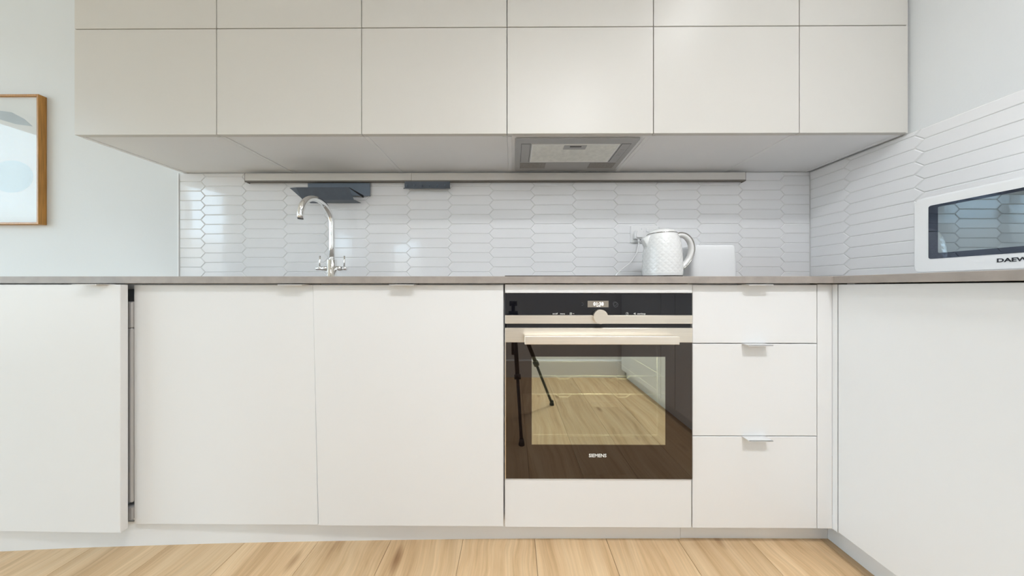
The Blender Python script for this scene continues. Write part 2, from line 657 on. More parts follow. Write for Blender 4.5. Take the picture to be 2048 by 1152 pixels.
def inset(poly, d):
    n = len(poly)
    c = Vector((sum(p[0] for p in poly) / n, sum(p[1] for p in poly) / n))
    lines = []
    for i in range(n):
        a, b = Vector(poly[i]), Vector(poly[(i + 1) % n])
        t = (b - a).normalized()
        nn = Vector((-t.y, t.x))
        if nn.dot(c - a) < 0:
            nn = -nn
        lines.append((a + nn * d, t))
    out = []
    for i in range(n):
        p, t = lines[i - 1]
        q_, s = lines[i]
        den = t.x * s.y - t.y * s.x
        if abs(den) < 1e-9:
            out.append(tuple(q_))
            continue
        w = q_ - p
        k_ = (w.x * s.y - w.y * s.x) / den
        out.append(tuple(p + t * k_))
    return out


def tile_bm(poly, front, back, axis):
    """bevelled tile; its face lies at 'front' on the given axis"""
    sgn = 1 if back > front else -1
    layers = [(inset(poly, 0.0009), back), (inset(poly, 0.0009), front + sgn * 0.0022),
              (inset(poly, 0.0030), front)]
    bm = bmesh.new()
    R = []
    for ps, a in layers:
        R.append([bm.verts.new((p[0], a, p[1]) if axis == 'y' else (a, p[0], p[1])) for p in ps])
    n = len(poly)
    fs = []
    for a, b in zip(R, R[1:]):
        for i in range(n):
            fs.append(bm.faces.new((a[i], a[(i + 1) % n], b[(i + 1) % n], b[i])))
    fs.append(bm.faces.new(R[-1]))
    fs.append(bm.faces.new(R[0][::-1]))
    bmesh.ops.recalc_face_normals(bm, faces=fs)
    return bm


def tiling(parent, axis, face, back, b0, b1, z0, z1, xb, ncols, flip=1):
    full_me = None
    for c in range(ncols):
        l, r = xb + (c - 1) * TP, xb + c * TP
        top = ZL0 - (TR / 2 if c % 2 else 0.0)
        for i in range(-2, 14):
            za, zb = top - (i + 1) * TR, top - i * TR
            zm = (za + zb) / 2
            P = [(l - TIP, zm), (l + TIP, za), (r - TIP, za), (r + TIP, zm), (r - TIP, zb), (l + TIP, zb)]
            if flip < 0:
                P = [(-p[0], p[1]) for p in P]
            Q = clip_poly(P, b0, b1, z0, z1)
            if len(Q) < 3:
                continue
            area = abs(sum(Q[j][0] * Q[(j + 1) % len(Q)][1] - Q[(j + 1) % len(Q)][0] * Q[j][1] for j in range(len(Q)))) / 2
            w_ = min(max(p[0] for p in Q) - min(p[0] for p in Q), max(p[1] for p in Q) - min(p[1] for p in Q))
            if area < 2e-4 or w_ < 0.008:
                continue
            cxm = sum(p[0] for p in Q) / len(Q)
            czm = sum(p[1] for p in Q) / len(Q)
            loc = (cxm, face, czm) if axis == 'y' else (face, cxm, czm)
            whole = all(min((Vector(p) - Vector(q_)).length for q_ in P) < 1e-5 for p in Q) and len(Q) == 6
            if whole and full_me:
                o = bpy.data.objects.new('tile', full_me)
                COL.objects.link(o)
                o.parent = parent
                o.location = loc
            else:
                o = link('tile', tile_bm([(p[0] - cxm, p[1] - czm) for p in Q], 0.0, back - face, axis), 'tile', parent, loc=loc)
                if whole:
                    full_me = o.data
            ta, tb = random.uniform(-0.0035, 0.0035), random.uniform(-0.004, 0.004)
            o.rotation_euler = (tb, 0, ta) if axis == 'y' else (0, tb, ta)


TILE_L, TILE_B, TILE_T, TILE_R = -1.826, 0.888, 1.477, 1.604
link('grout', bx(TILE_L, ROOM_R, 1.4262, ROOM_B, TILE_B - 0.001, TILE_T), 'grout', wall_back)
tiling(wall_back, 'y', 1.4240, 1.4300, TILE_L + 0.001, TILE_R - 0.001, TILE_B, TILE_T - 0.001, XB0, 16)
link('grout', bx(1.6062, ROOM_R, -0.10, 1.4262, TILE_B - 0.001, TILE_T), 'grout', wall_right)
tiling(wall_right, 'x', TILE_R, 1.6100, -0.10, 1.4235, TILE_B, TILE_T - 0.001, -1.268, 8, flip=-1)
struct('trim_1', bx(TILE_L - 0.007, TILE_L, 1.4205, ROOM_B, TILE_B - 0.001, TILE_T, bev=0.001), 'trim')

# ------------------------------------------------------------------ wall cabinets
UF = 1.068                                      # door face
UX = [-1.805, -1.2165, -0.6203, -0.0255, 0.5703, 1.1609, 1.5945]
UZ0, UZM, UZ1 = 1.478, 1.9135, 2.55


def carcass(x0, x1, y0, y1, z0, z1, rec=0.0025, open_front=False, thick=0.018):
    bm = bmesh.new()
    box(bm, x0, x0 + thick, y0, y1, z0, z1)
    box(bm, x1 - thick, x1, y0, y1, z0, z1)
    box(bm, x0 + thick, x1 - thick, y0, y1, z0 + rec, z0 + rec + thick)
    box(bm, x0 + thick, x1 - thick, y0, y1, z1 - thick, z1)
    box(bm, x0 + thick, x1 - thick, y1 - 0.008, y1, z0 + rec + thick, z1 - thick)
    return bm


ulabels = [
    ('white handleless wall cabinet at the left end of the lower row, nearest the picture',
     'top row wall cabinet at the far left, cut by the picture edge'),
    ('white handleless wall cabinet above the chrome tap, second from left in the lower row',
     'top row wall cabinet second from the left, above the one over the tap'),
    ('white handleless wall cabinet left of the hood cabinet, above the small hook strip',
     'top row wall cabinet third from the left, up and left of the hood'),
    ('white handleless wall cabinet holding the grey extractor hood in its underside',
     'top row wall cabinet above the extractor hood cabinet'),
    ('white handleless wall cabinet above the white kettle, right of the hood cabinet',
     'top row wall cabinet second from the right'),
    ('narrow white wall cabinet at the right end of the lower row, against the right wall',
     'narrow top row wall cabinet at the right end, against the right wall'),
]
for i in range(6):
    x0, x1 = UX[i], UX[i + 1]
    for row, (z0, z1) in enumerate(((UZ0, UZM), (UZM, UZ1))):
        t = thing('wall_cabinet', ulabels[i][row], 'cabinet', ((x0 + x1) / 2, UF, z0),
                  'wall cabinets of the lower row' if row == 0 else 'wall cabinets of the top row')
        cx, w = (x0 + x1) / 2, (x1 - x0) / 2
        cb = carcass(-w + 0.0004, w - 0.0004, 0.0195, ROOM_B - UF - 0.0005 if row else 1.4235 - UF + 0.008, 0.0003, z1 - z0 - 0.0003)
        link('carcass', cb, 'carcass', t)
        link('door', bx(-w + 0.0017, w - 0.0017, 0, 0.018, 0.0012 if row == 0 else 0.0018, z1 - z0 - 0.0018, bev=0.0008), 'upper_lacquer', t)
t = tag(link('filler_strip', bx(UX[6] + 0.001, 1.6035, UF + 0.004, UF + 0.10, UZ0 + 0.001, UZ1, bev=0.0006), 'upper_lacquer'),
        'slim white filler strip between the last wall cabinets and right wall', 'filler panel')

# ------------------------------------------------------------------ extractor hood in the underside
ht = thing('extractor_hood', 'grey built-in extractor hood with mesh filter under the wall cabinets', 'extractor hood', (0.2705, 1.245, 1.4785))
hb = bmesh.new()
prism(hb, [(x - 0.2705, y - 1.245) for x, y in rrect(0.0085, 0.5325, 1.0965, 1.395, 0.008)], 'z', -0.0055, -0.0003)
link('face_plate', hb, 'hood', ht)
HZ = -0.0055


def hbox(name, x0, x1, y0, y1, z0, z1, m, bev=0.0):
    return link(name, bx(x0 - 0.2705, x1 - 0.2705, y0 - 1.245, y1 - 1.245, HZ + z0, HZ + z1, bev=bev), m, ht)


fb = bmesh.new()
for (x0, x1, y0, y1) in ((0.081, 0.4625, 1.134, 1.139), (0.081, 0.4625, 1.288, 1.293), (0.081, 0.087, 1.139, 1.288), (0.4565, 0.4625, 1.139, 1.288)):
    box(fb, x0 - 0.2705, x1 - 0.2705, y0 - 1.245, y1 - 1.245, HZ - 0.003, HZ - 0.0001)
fo = link('filter', bx(0.087 - 0.2705, 0.4565 - 0.2705, 1.139 - 1.245, 1.288 - 1.245, HZ - 0.0018, HZ - 0.0001), 'filter', ht)
link('rim', fb, 'filter_rim', fo)
lb = bmesh.new()
box(lb, 0.2224 - 0.2705, 0.3214 - 0.2705, 1.139 - 1.245, 1.172 - 1.245, HZ - 0.005, HZ - 0.0018, bev=0.0015)
la = link('latch', lb, 'hood', fo)
link('latch_slot', bx(0.248 - 0.2705, 0.298 - 0.2705, 1.143 - 1.245, 1.151 - 1.245, HZ - 0.0056, HZ - 0.005), 'hood_line', la)
for (x0, x1, nm) in ((0.0365, 0.074, 'side_panel'), (0.4715, 0.5085, 'control_panel')):
    hbox('panel_gap', x0 - 0.0016, x1 + 0.0016, 1.1325, 1.2965, -0.0004, -0.00005, 'hood_line')
    hbox(nm, x0, x1, 1.134, 1.295, -0.0013, -0.0004, 'hood')
for k in range(4):
    hbox('button', 0.482, 0.499, 1.178 + k * 0.017, 1.189 + k * 0.017, -0.0026, -0.0013, 'hood', bev=0.0006)
for x0 in (0.034, 0.383):
    hbox('lamp_lens', x0, x0 + 0.128, 1.306, 1.362, -0.0016, -0.00005, 'hood_dark', bev=0.0006)

# ------------------------------------------------------------------ wall rail and what hangs from it
rt = thing('wall_rail', 'long brushed aluminium rail on the tiles just below the wall cabinets', 'rail', (-0.1, 1.4238, 1.418))


def rail_seg(x0, x1):
    bm = bmesh.new()
    prism(bm, [(0.0, 0.007), (-0.028, 0.007), (-0.028, 0.0445), (-0.026, 0.047), (0.0, 0.047)], 'x', x0 + 0.1, x1 + 0.1)
    s = link('rail_segment', bm, 'rail', rt)
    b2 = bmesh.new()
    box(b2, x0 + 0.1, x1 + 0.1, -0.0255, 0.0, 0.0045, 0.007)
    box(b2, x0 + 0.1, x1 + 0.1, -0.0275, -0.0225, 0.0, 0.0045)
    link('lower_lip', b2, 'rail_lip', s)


rail_seg(-1.4365, -0.5442)
rail_seg(-0.5425, 1.2325)
for x in (-1.438, 1.2325):
    link('end_cap', bx(x + 0.1, x + 0.1015, -0.0285, 0, 0.0, 0.0475), 'rail_lip', rt)

# folded sheet metal holder
sh = thing('rail_shelf', 'slate blue folded metal shelf tray hanging from the rail above the tap', 'shelf', (-0.94, 1.4235, 1.3475))


def sheet(bm, quad, th=0.0018):
    a, b, c, d = [Vector(q_) for q_ in quad]
    n = (b - a).cross(d - a).normalized() * th
    A = [bm.verts.new(v) for v in (a, b, c, d)]
    B = [bm.verts.new(v + n) for v in (a, b, c, d)]
    fs = [bm.faces.new(A), bm.faces.new(B[::-1])]
    for i in range(4):
        j = (i + 1) % 4
        fs.append(bm.faces.new((A[j], A[i], B[i], B[j])))
    bmesh.ops.recalc_face_normals(bm, faces=fs)


# local frame: x from -0.94, y from 1.4235 (negative = to the room), z from 1.3475
link('back_plate', bx(-1.112 + 0.94, -0.774 + 0.94, -0.0115, -0.0095, 0.0, 0.0695, bev=0.0004), 'slate_light', sh)
tr = bmesh.new()
XL, XR = -1.095 + 0.94, -0.829 + 0.94
sheet(tr, [(XL, -0.066, -0.0375), (XR, -0.066, -0.0375), (XR, -0.105, 0.0115), (XL, -0.105, 0.0115)])
link('front_lip', tr, 'slate', sh)
tr = bmesh.new()
sheet(tr, [(XL, -0.066, -0.0375), (XL, -0.0117, -0.0375), (XR + 0.006, -0.0117, -0.0375), (XR, -0.066, -0.0375)])
link('tray_base', tr, 'slate', sh)
tr = bmesh.new()
sheet(tr, [(XL - 0.0005, -0.067, -0.036), (XL - 0.0005, -0.105, 0.0115), (XL - 0.044, -0.094, 0.0125), (XL - 0.012, -0.03, -0.014)])
link('side_flange', tr, 'slate', sh)
tr = bmesh.new()
sheet(tr, [(XR + 0.001, -0.105, 0.0105), (XR + 0.001, -0.098, 0.0115), (XR + 0.020, -0.0117, 0.003), (XR + 0.020, -0.0117, -0.008)], 0.003)
link('side_brace', tr, 'black_metal', sh)

hs = thing('hook_strip', 'short slate grey strip with small hooks under the middle of the rail', 'hook rack', (-0.458, 1.4235, 1.379))
b = bmesh.new()
box(b, -0.121, 0.121, -0.031, -0.0285, 0.004, 0.0385, bev=0.0004)
box(b, -0.126, 0.123, -0.034, -0.0285, 0.0, 0.004, bev=0.0004)
link('strip_plate', b, 'slate', hs)
for k in range(6):
    b = bmesh.new()
    x = -0.107 + k * 0.0405
    tube(b, smooth_path([(x, -0.0325, 0.022), (x, -0.036, 0.012), (x + 0.002, -0.043, 0.008), (x + 0.002, -0.047, 0.016)], 3), 0.0016, 6)
    link('hook', b, 'slate_light', hs)

# ------------------------------------------------------------------ worktop (one continuous L)
WT0, WT1 = 0.8645, 0.8867
wb = bmesh.new()
prism(wb, [(-1.86, 0.822), (0.9985, 0.822), (0.9985, -0.80), (1.6035, -0.80), (1.6035, 1.4235), (-1.86, 1.4235)], 'z', WT0, WT1)
bmesh.ops.bevel(wb, geom=[e_ for e_ in wb.edges if abs(e_.verts[0].co.z - e_.verts[1].co.z) < 1e-5], offset=0.001, segments=1, affect='EDGES')
tag(link('worktop', wb, 'stone'), 'grey brown stone worktop running the length of the kitchen and round the corner', 'worktop')
hobt = thing('hob', 'flat black glass hob lying on the worktop above the oven', 'hob', (0.264, 1.11, WT1))
link('glass_top', bx(-0.292, 0.292, -0.25, 0.25, 0.0, 0.0042, bev=0.0012), 'black_glass', hobt)
for (x, y, r) in ((-0.15, -0.11, 0.075), (0.15, -0.11, 0.09), (-0.15, 0.12, 0.09), (0.15, 0.12, 0.075)):
    rb = bmesh.new()
    tube(rb, [(x + r * math.cos(a * PI / 16), y + r * math.sin(a * PI / 16), 0.0042) for a in range(33)], 0.0006, 4)
    link('zone_ring', rb, 'grey_plastic', hobt)

# ------------------------------------------------------------------ base cabinets
BF = 0.842
BZ0, BZ1 = 0.0855, 0.8605
CZ0 = 0.0805


def handle(parent, cx, ztop, yf, w=0.076, proj=0.026):
    """edge pull: a folded tab sitting on the top edge of a door"""
    bm = bmesh.new()
    x0, x1 = cx - w / 2, cx + w / 2
    box(bm, x0, x1, yf - proj, yf + 0.016, ztop + 0.0002, ztop + 0.0018, bev=0.0004)
    box(bm, x0, x1, yf - proj, yf - proj + 0.002, ztop - 0.002, ztop + 0.0018, bev=0.0004)
    return link('handle', bm, 'pull', parent)


def skew_door(x00, x01, x10, x11, y0, th, z0, z1):
    """door panel whose side edges may lean: bottom x00..x01, top x10..x11"""
    bm = bmesh.new()
    prism(bm, [(x00, z0), (x01, z0), (x11, z1), (x10, z1)], 'y', y0, y0 + th)
    bmesh.ops.bevel(bm, geom=list(bm.edges), offset=0.001, segments=1, affect='EDGES')
    return bm


def base_cabinet(name, label, x0, x1, front_y=BF, group='base cabinets under the worktop'):
    t = thing(name, label, 'cabinet', ((x0 + x1) / 2, BF, CZ0), group)
    w = (x1 - x0) / 2
    cb = carcass(-w + 0.0004, w - 0.0004, 0.020, 0.560, 0, WT0 - CZ0 - 0.0003, rec=0.0)
    link('carcass', cb, 'carcass', t)
    return t


# cabinet 1: door standing ajar
t1 = base_cabinet('base_cabinet', 'leftmost base cabinet, its white door standing ajar with a dark gap beside it', -1.838, -1.2285)
dz = 0.0855 - CZ0
d1 = link('door', bx(-0.3015, 0.3015, 0, 0.017, 0, 0.775, bev=0.001), 'lacquer', t1, loc=(0.0055, -0.0275, dz))
d1.rotation_euler = (0, 0, -0.010)
handle(d1, 0.229, 0.775, 0.0)
b = bmesh.new()
box(b, 0.270, 0.3035, -0.0035, 0.0195, 0.075, 0.640, bev=0.004)
box(b, 0.276, 0.3035, -0.0035, 0.0195, 0.640, 0.725, bev=0.003)
box(b, 0.268, 0.3035, -0.0035, 0.0195, 0.022, 0.060)
link('inner_door', b, 'gasket', t1)
# cabinet 2
t2 = base_cabinet('base_cabinet', 'white base cabinet door under the tap, right of the dark gap', -1.2275, -0.6370)
ox = t2.location.x
d2 = link('door', skew_door(-1.2265 - ox, -0.6305 - ox, -1.2275 - ox, -0.6460 - ox, 0, 0.018, 0.0860 - CZ0, 0.8603 - CZ0), 'lacquer', t2)
handle(d2, -0.6995 - ox, 0.8603 - CZ0, 0.0)
# cabinet 3
t3 = base_cabinet('base_cabinet', 'wide white base cabinet between the tap cabinet and the oven', -0.6360, -0.0300)
ox = t3.location.x
d3 = link('door', skew_door(-0.6262 - ox, -0.0318 - ox, -0.6440 - ox, -0.0318 - ox, -0.003, 0.018, 0.0862 - CZ0, 0.8603 - CZ0), 'lacquer', t3)
handle(d3, -0.3475 - ox, 0.8603 - CZ0, -0.003)
# oven housing
t4 = thing('oven_cabinet', 'white cabinet housing around the built-in oven, with strips above and below it', 'cabinet', (0.2720, BF, CZ0), 'base cabinets under the worktop')
b = bmesh.new()
box(b, -0.3010, -0.2995, 0.020, 0.560, 0, WT0 - CZ0 - 0.0003)
box(b, 0.2995, 0.3010, 0.020, 0.560, 0, WT0 - CZ0 - 0.0003)
box(b, -0.2995, 0.2995, 0.020, 0.560, 0, 0.018)
box(b, -0.2995, 0.2995, 0.552, 0.560, 0.018, WT0 - CZ0 - 0.0003)
box(b, -0.2995, 0.2995, 0.030, 0.552, 0.125, 0.140)
link('carcass', b, 'carcass', t4)
link('top_strip', bx(-0.2985, 0.2990, -0.004, 0.016, 0.8340 - CZ0, 0.8618 - CZ0, bev=0.001), 'lacquer', t4)
link('bottom_panel', bx(-0.2990, 0.2990, 0, 0.018, 0.0818 - CZ0, 0.2370 - CZ0, bev=0.001), 'lacquer', t4)
# drawers
t5 = thing('drawer_unit', 'white three drawer unit right of the oven', 'cabinet', (0.7725, BF, CZ0), 'base cabinets under the worktop')
link('carcass', carcass(-0.1982, 0.1982, 0.020, 0.560, 0, WT0 - CZ0 - 0.0003, rec=0.0), 'carcass', t5)
for (z0, z1) in ((0.6738, 0.8603), (0.3772, 0.6710), (0.0815, 0.3744)):
    d = link('drawer', bx(-0.1980, 0.1978, 0, 0.018, z0 - CZ0, z1 - CZ0, bev=0.001), 'lacquer', t5)
    handle(d, -0.0035, z1 - CZ0, 0.0)
# corner filler
RF = 1.0185
tag(link('corner_post', bx(0.9725, RF, BF, BF + 0.07, 0.0815, 0.8618, bev=0.0003), 'lacquer'),
    'slim white upright filler panel in the corner beside the drawers', 'filler panel')
# right hand run
t6 = thing('base_cabinet', 'large plain white base cabinet door on the right, under the microwave', 'cabinet', (RF, 0.42, CZ0), 'base cabinets under the worktop')
b = bmesh.new()
box(b, 0.020, 0.58, -0.398, 0.400, 0, 0.018)
box(b, 0.020, 0.58, -0.398, -0.380, 0.018, WT0 - CZ0 - 0.0003)
box(b, 0.020, 0.58, 0.382, 0.400, 0.018, WT0 - CZ0 - 0.0003)
box(b, 0.572, 0.58, -0.380, 0.382, 0.018, WT0 - CZ0 - 0.0003)
link('carcass', b, 'carcass', t6)
link('door', bx(0, 0.018, -0.3975, 0.4065, 0.0845 - CZ0, 0.8612 - CZ0, bev=0.001), 'lacquer', t6)
tag(link('corner_post', bx(RF, RF + 0.02, 0.8285, BF - 0.0001, 0.0815, 0.8618, bev=0.0003), 'lacquer'),
    'thin white filler strip at the left edge of the right hand cabinet door', 'filler panel')
t7 = thing('base_cabinet', 'white base cabinet further along the right run, mirrored in the oven glass', 'cabinet', (RF, -0.40, CZ0), 'base cabinets under the worktop')
b = bmesh.new()
box(b, 0.020, 0.58, -0.395, 0.418, 0, 0.018)
box(b, 0.020, 0.58, -0.395, -0.377, 0.018, WT0 - CZ0 - 0.0003)
box(b, 0.020, 0.58, 0.400, 0.418, 0.018, WT0 - CZ0 - 0.0003)
link('carcass', b, 'carcass', t7)
link('door', bx(0, 0.018, 0.264, 0.419, 0.0845 - CZ0, 0.8612 - CZ0, bev=0.001), 'lacquer', t7)
link('door', bx(0, 0.018, -0.394, 0.261, 0.0845 - CZ0, 0.8612 - CZ0, bev=0.001), 'lacquer', t7)

# plinths: the long board bows slightly towards the room at its left end
ctrl = [(-1.86, 0.8270), (-1.6557, 0.8372), (-1.4327, 0.8497), (-1.1991, 0.8591), (-0.9599, 0.8679), (-0.6553, 0.8762), (-0.3486, 0.8829), (-0.0331, 0.8880), (0.27, 0.8905), (0.5665, 0.8918)]
b = bmesh.new()
path = smooth_path([(x, y, 0) for x, y in ctrl], 4)
rings = []
for p in path:
    rings.append([b.verts.new((p.x, p.y + dy, z)) for dy, z in ((0, 0.0), (0, 0.0798), (0.016, 0.0798), (0.016, 0.0))])
for p, q in zip(rings, rings[1:]):
    for k in range(4):
        b.faces.new((p[k], p[(k + 1) % 4], q[(k + 1) % 4], q[k])).smooth = False
b.faces.new(rings[0])
b.faces.new(rings[-1][::-1])
bmesh.ops.recalc_face_normals(b, faces=list(b.faces))
tag(link('plinth', b, 'lacquer'), 'long white plinth board along the floor under the left base cabinets and oven', 'plinth', 'white plinth boards')
tag(link('plinth', bx(0.5680, 1.0660, 0.8930, 0.909, 0, 0.0798, bev=0.0006), 'lacquer'), 'short white plinth board under the drawer unit', 'plinth', 'white plinth boards')
tag(link('plinth', bx(1.0664, 1.0824, -0.80, 0.909, 0, 0.0798, bev=0.0006), 'lacquer'), 'white plinth board receding along the floor under the right hand cabinet', 'plinth', 'white plinth boards')

# ------------------------------------------------------------------ oven
OX, OY, OZ = 0.2720, 0.842, 0.2205
ov = thing('oven', 'black glass and steel built-in oven with a clock display', 'oven', (OX, OY, OZ))


def ob(name, x0, x1, y0, y1, z0, z1, m, bev=0.0, parent=None):
    return link(name, bx(x0 - OX, x1 - OX, y0 - OY, y1 - OY, z0 - OZ, z1 - OZ, bev=bev), m, parent or ov)


XA, XB = -0.0262, 0.5705
# cavity box, open to the front
b = bmesh.new()
CW0, CW1, CZa, CZb = 0.030, 0.514, 0.290, 0.660
for a in ((CW0 - 0.012, CW0, 0.862, 1.30, CZa, CZb), (CW1, CW1 + 0.012, 0.862, 1.30, CZa, CZb),
          (CW0 - 0.012, CW1 + 0.012, 0.862, 1.30, CZa - 0.012, CZa), (CW0 - 0.012, CW1 + 0.012, 0.862, 1.30, CZb, CZb + 0.012),
          (CW0 - 0.012, CW1 + 0.012, 1.29, 1.30, CZa, CZb)):
    box(b, a[0] - OX, a[1] - OX, a[2] - OY, a[3] - OY, a[4] - OZ, a[5] - OZ)
link('cavity', b, 'enamel', ov)
b = bmesh.new()
box(b, XA + 0.004 - OX, XB - 0.004 - OX, 0.8425 - OY, 0.860 - OY, 0.690 - OZ, 0.832 - OZ)
box(b, XA + 0.006 - OX, XB - 0.006 - OX, 0.862 - OY, 1.33 - OY, 0.676 - OZ, 0.828 - OZ)
link('chassis', b, 'void', ov)
cp = ob('control_panel', XA, XB, 0.838, 0.8424, 0.7632, 0.8325, 'panel_glass', 0.0006)
st = ob('steel_strip', XA, XB, 0.8355, 0.8424, 0.7360, 0.7630, 'steel', 0.0008)
kb = bmesh.new()
prism(kb, [(0.0224 * math.cos(a * PI / 20), 0.0224 * math.sin(a * PI / 20)) for a in range(40)], 'y', -0.016, 0.0)
bmesh.ops.bevel(kb, geom=[e_ for e_ in kb.edges if abs(e_.verts[0].co.y + 0.016) < 1e-5 and abs(e_.verts[1].co.y + 0.016) < 1e-5], offset=0.0012, segments=2, affect='EDGES')
kn = link('knob', kb, 'steel', ov, loc=(0.2738 - OX, 0.8354 - OY, 0.7598 - OZ))
dsp = ob('display', 0.2375, 0.3040, 0.8373, 0.8379, 0.7885, 0.8092, 'display')
text('clock_digits', '01:38', 0.0148, 'digits', dsp, (0.2720 - OX, 0.8372 - OY, 0.7985 - OZ), bold=0.0002)
text('clock_line', 'min sec', 0.0042, 'digits', dsp, (0.2720 - OX, 0.8372 - OY, 0.7912 - OZ))
PF = 0.8379
for body, px in (('on/off', 0.1335), ('menu', 0.1575), ('start/stop', 0.4085)):
    text('label_print', body, 0.0068, 'print_white', cp, (px - OX, PF - OY, 0.7678 - OZ), bold=0.00006)
# small printed symbols: oven with arrow, clock, flow mark, faint marks beside the display
b = bmesh.new()
def mark(b_, x0, x1, z0, z1):
    box(b_, x0 - OX, x1 - OX, PF - 0.0002 - OY, PF - OY, z0 - OZ, z1 - OZ)
for z in (0.7652, 0.7680, 0.7708):
    mark(b, 0.1805, 0.1870, z - 0.0005, z + 0.0005)
mark(b, 0.1805, 0.1813, 0.7652, 0.7708)
mark(b, 0.1862, 0.1870, 0.7652, 0.7708)
mark(b, 0.1888, 0.1945, 0.7676, 0.7684)
mark(b, 0.1925, 0.1945, 0.7670, 0.7690)
link('oven_symbol', b, 'print_white', cp)
b = bmesh.new()
tube(b, [(0.3635 - OX + 0.0038 * math.cos(a * PI / 10), PF - 0.0001 - OY, 0.7682 - OZ + 0.0038 * math.sin(a * PI / 10)) for a in range(21)], 0.0003, 4)
mark(b, 0.3632, 0.3638, 0.7682, 0.7708)
mark(b, 0.3632, 0.3655, 0.7679, 0.7685)
link('clock_symbol', b, 'print_white', cp)
b = bmesh.new()
prism(b, [(0.3835 - OX, 0.7682 - OZ), (0.3875 - OX, 0.7660 - OZ), (0.3875 - OX, 0.7704 - OZ)], 'y', PF - 0.0002 - OY, PF - OY)
for z in (0.7660, 0.7682, 0.7704):
    mark(b, 0.3880, 0.3905, z - 0.0006, z + 0.0006)
link('heat_symbol', b, 'print_white', cp)
for (x, z, r) in ((0.3245, 0.8000, 0.0062), (0.3270, 0.7965, 0.0075)):
    b = bmesh.new()
    tube(b, [(x - OX + r * math.cos(a * PI / 10), PF - 0.0001 - OY, z - OZ + r * math.sin(a * PI / 10)) for a in range(21)], 0.0005, 4)
    link('faint_symbol', b, 'print_dim', cp)
b = bmesh.new()
tube(b, [(0.2200 - OX + 0.004 * math.cos(a * PI / 10), PF - 0.0001 - OY, 0.7985 - OZ + 0.004 * math.sin(a * PI / 10)) for a in range(-6, 7)], 0.0005, 4)
link('faint_symbol', b, 'print_dim', cp)
# door
dr = ob('door', XA + 0.0025, XB, 0.8352, 0.8420, 0.2410, 0.2411, 'black_glass')
bpy.data.meshes.remove(dr.data) if False else None
b = bmesh.new()
WX0, WX1, WZ0, WZ1 = 0.0590, 0.4850, 0.3495, 0.6305
for a in ((XA + 0.0025, WX0, 0.2400, 0.6762), (WX1, XB, 0.2400, 0.6762), (WX0, WX1, 0.2400, WZ0), (WX0, WX1, WZ1, 0.6762)):
    box(b, a[0] - OX, a[1] - OX, 0.8380 - OY, 0.8420 - OY, a[2] - OZ, a[3] - OZ)
bmesh.ops.remove_doubles(b, verts=list(b.verts), dist=1e-6)
b.to_mesh(dr.data)
b.free()
dr['label'] = 'black mirror glass oven door'
b = bmesh.new()
box(b, WX0 - OX, WX1 - OX, 0.8380 - OY, 0.8381 - OY, WZ0 - OZ, WZ1 - OZ)
link('window', b, 'oven_pane', dr)
ob('edge_trim', XA, XA + 0.0024, 0.8375, 0.8420, 0.2400, 0.6762, 'steel', 0, dr)
b = bmesh.new()     # inner frame bars seen through the window
for a in ((0.0650, 0.4650, 0.846, 0.850, 0.3710, 0.3760), (0.4640, 0.4665, 0.846, 0.850, 0.3710, 0.6300)):
    box(b, a[0] - OX, a[1] - OX, a[2] - OY, a[3] - OY, a[4] - OZ, a[5] - OZ)
link('inner_frame', b, 'gasket', dr)
ob('door_strip', XA, XB, 0.8355, 0.8420, 0.6764, 0.7226, 'steel', 0.0008, dr)
b = bmesh.new()
box(b, 0.0345 - OX, 0.5020 - OX, 0.792 - OY, 0.800 - OY, 0.6790 - OZ, 0.7035 - OZ, bev=0.0012)
box(b, 0.0345 - OX, 0.5020 - OX, 0.800 - OY, 0.8354 - OY, 0.6990 - OZ, 0.7030 - OZ, bev=0.0008)
link('door_handle', b, 'handle_steel', dr)
text('brand_print', 'SIEMENS', 0.0148, 'print_white', dr, (0.2695 - OX, 0.8379 - OY, 0.3145 - OZ), bold=0.00035, sx=1.02)
b = bmesh.new()
tube(b, [(0.27 - OX, 0.975 - OY, 0.6595 - OZ), (0.27 - OX, 0.975 - OY, 0.650 - OZ)], 0.018, 14)
link('rack_fill_lamp', b, 'lamp', ov)  # unseen lamp added so the racks and cavity show
d = bpy.data.lights.new('rack_fill_light', 'POINT')
d.energy = RACK_FILL_POWER
d.color = (1.0, 0.95, 0.85)
d.shadow_soft_size = 0.02
lo = bpy.data.objects.new('rack_fill_light', d)
COL.objects.link(lo)
lo.parent = ov
lo.location = (0.27 - OX, 0.975 - OY, 0.625 - OZ)
# wire racks with dips
for zr in (0.557, 0.496):
    b = bmesh.new()
    for dy, dzz in ((0.874, 0.0), (0.884, -0.004)):
        pts = [(0.034, dy, zr + dzz)]
        for cxr in (0.168, 0.362):
            if dzz == 0.0:
                pts += [(cxr - 0.028, dy, zr), (cxr - 0.013, dy, zr - 0.010), (cxr + 0.013, dy, zr - 0.010), (cxr + 0.028, dy, zr)]
        pts.append((0.510, dy, zr + dzz))
        tube(b, [(p[0] - OX, p[1] - OY, p[2] - OZ) for p in pts], 0.0022, 6)
    tube(b, [(0.034 - OX, 1.26 - OY, zr - OZ), (0.510 - OX, 1.26 - OY, zr - OZ)], 0.0018, 6)
    for x in (0.042, 0.502):
        tube(b, [(x - OX, 0.886 - OY, zr - 0.003 - OZ), (x - OX, 1.258 - OY, zr - 0.003 - OZ)], 0.0010, 5)
    link('oven_rack', b, 'wire', ov)

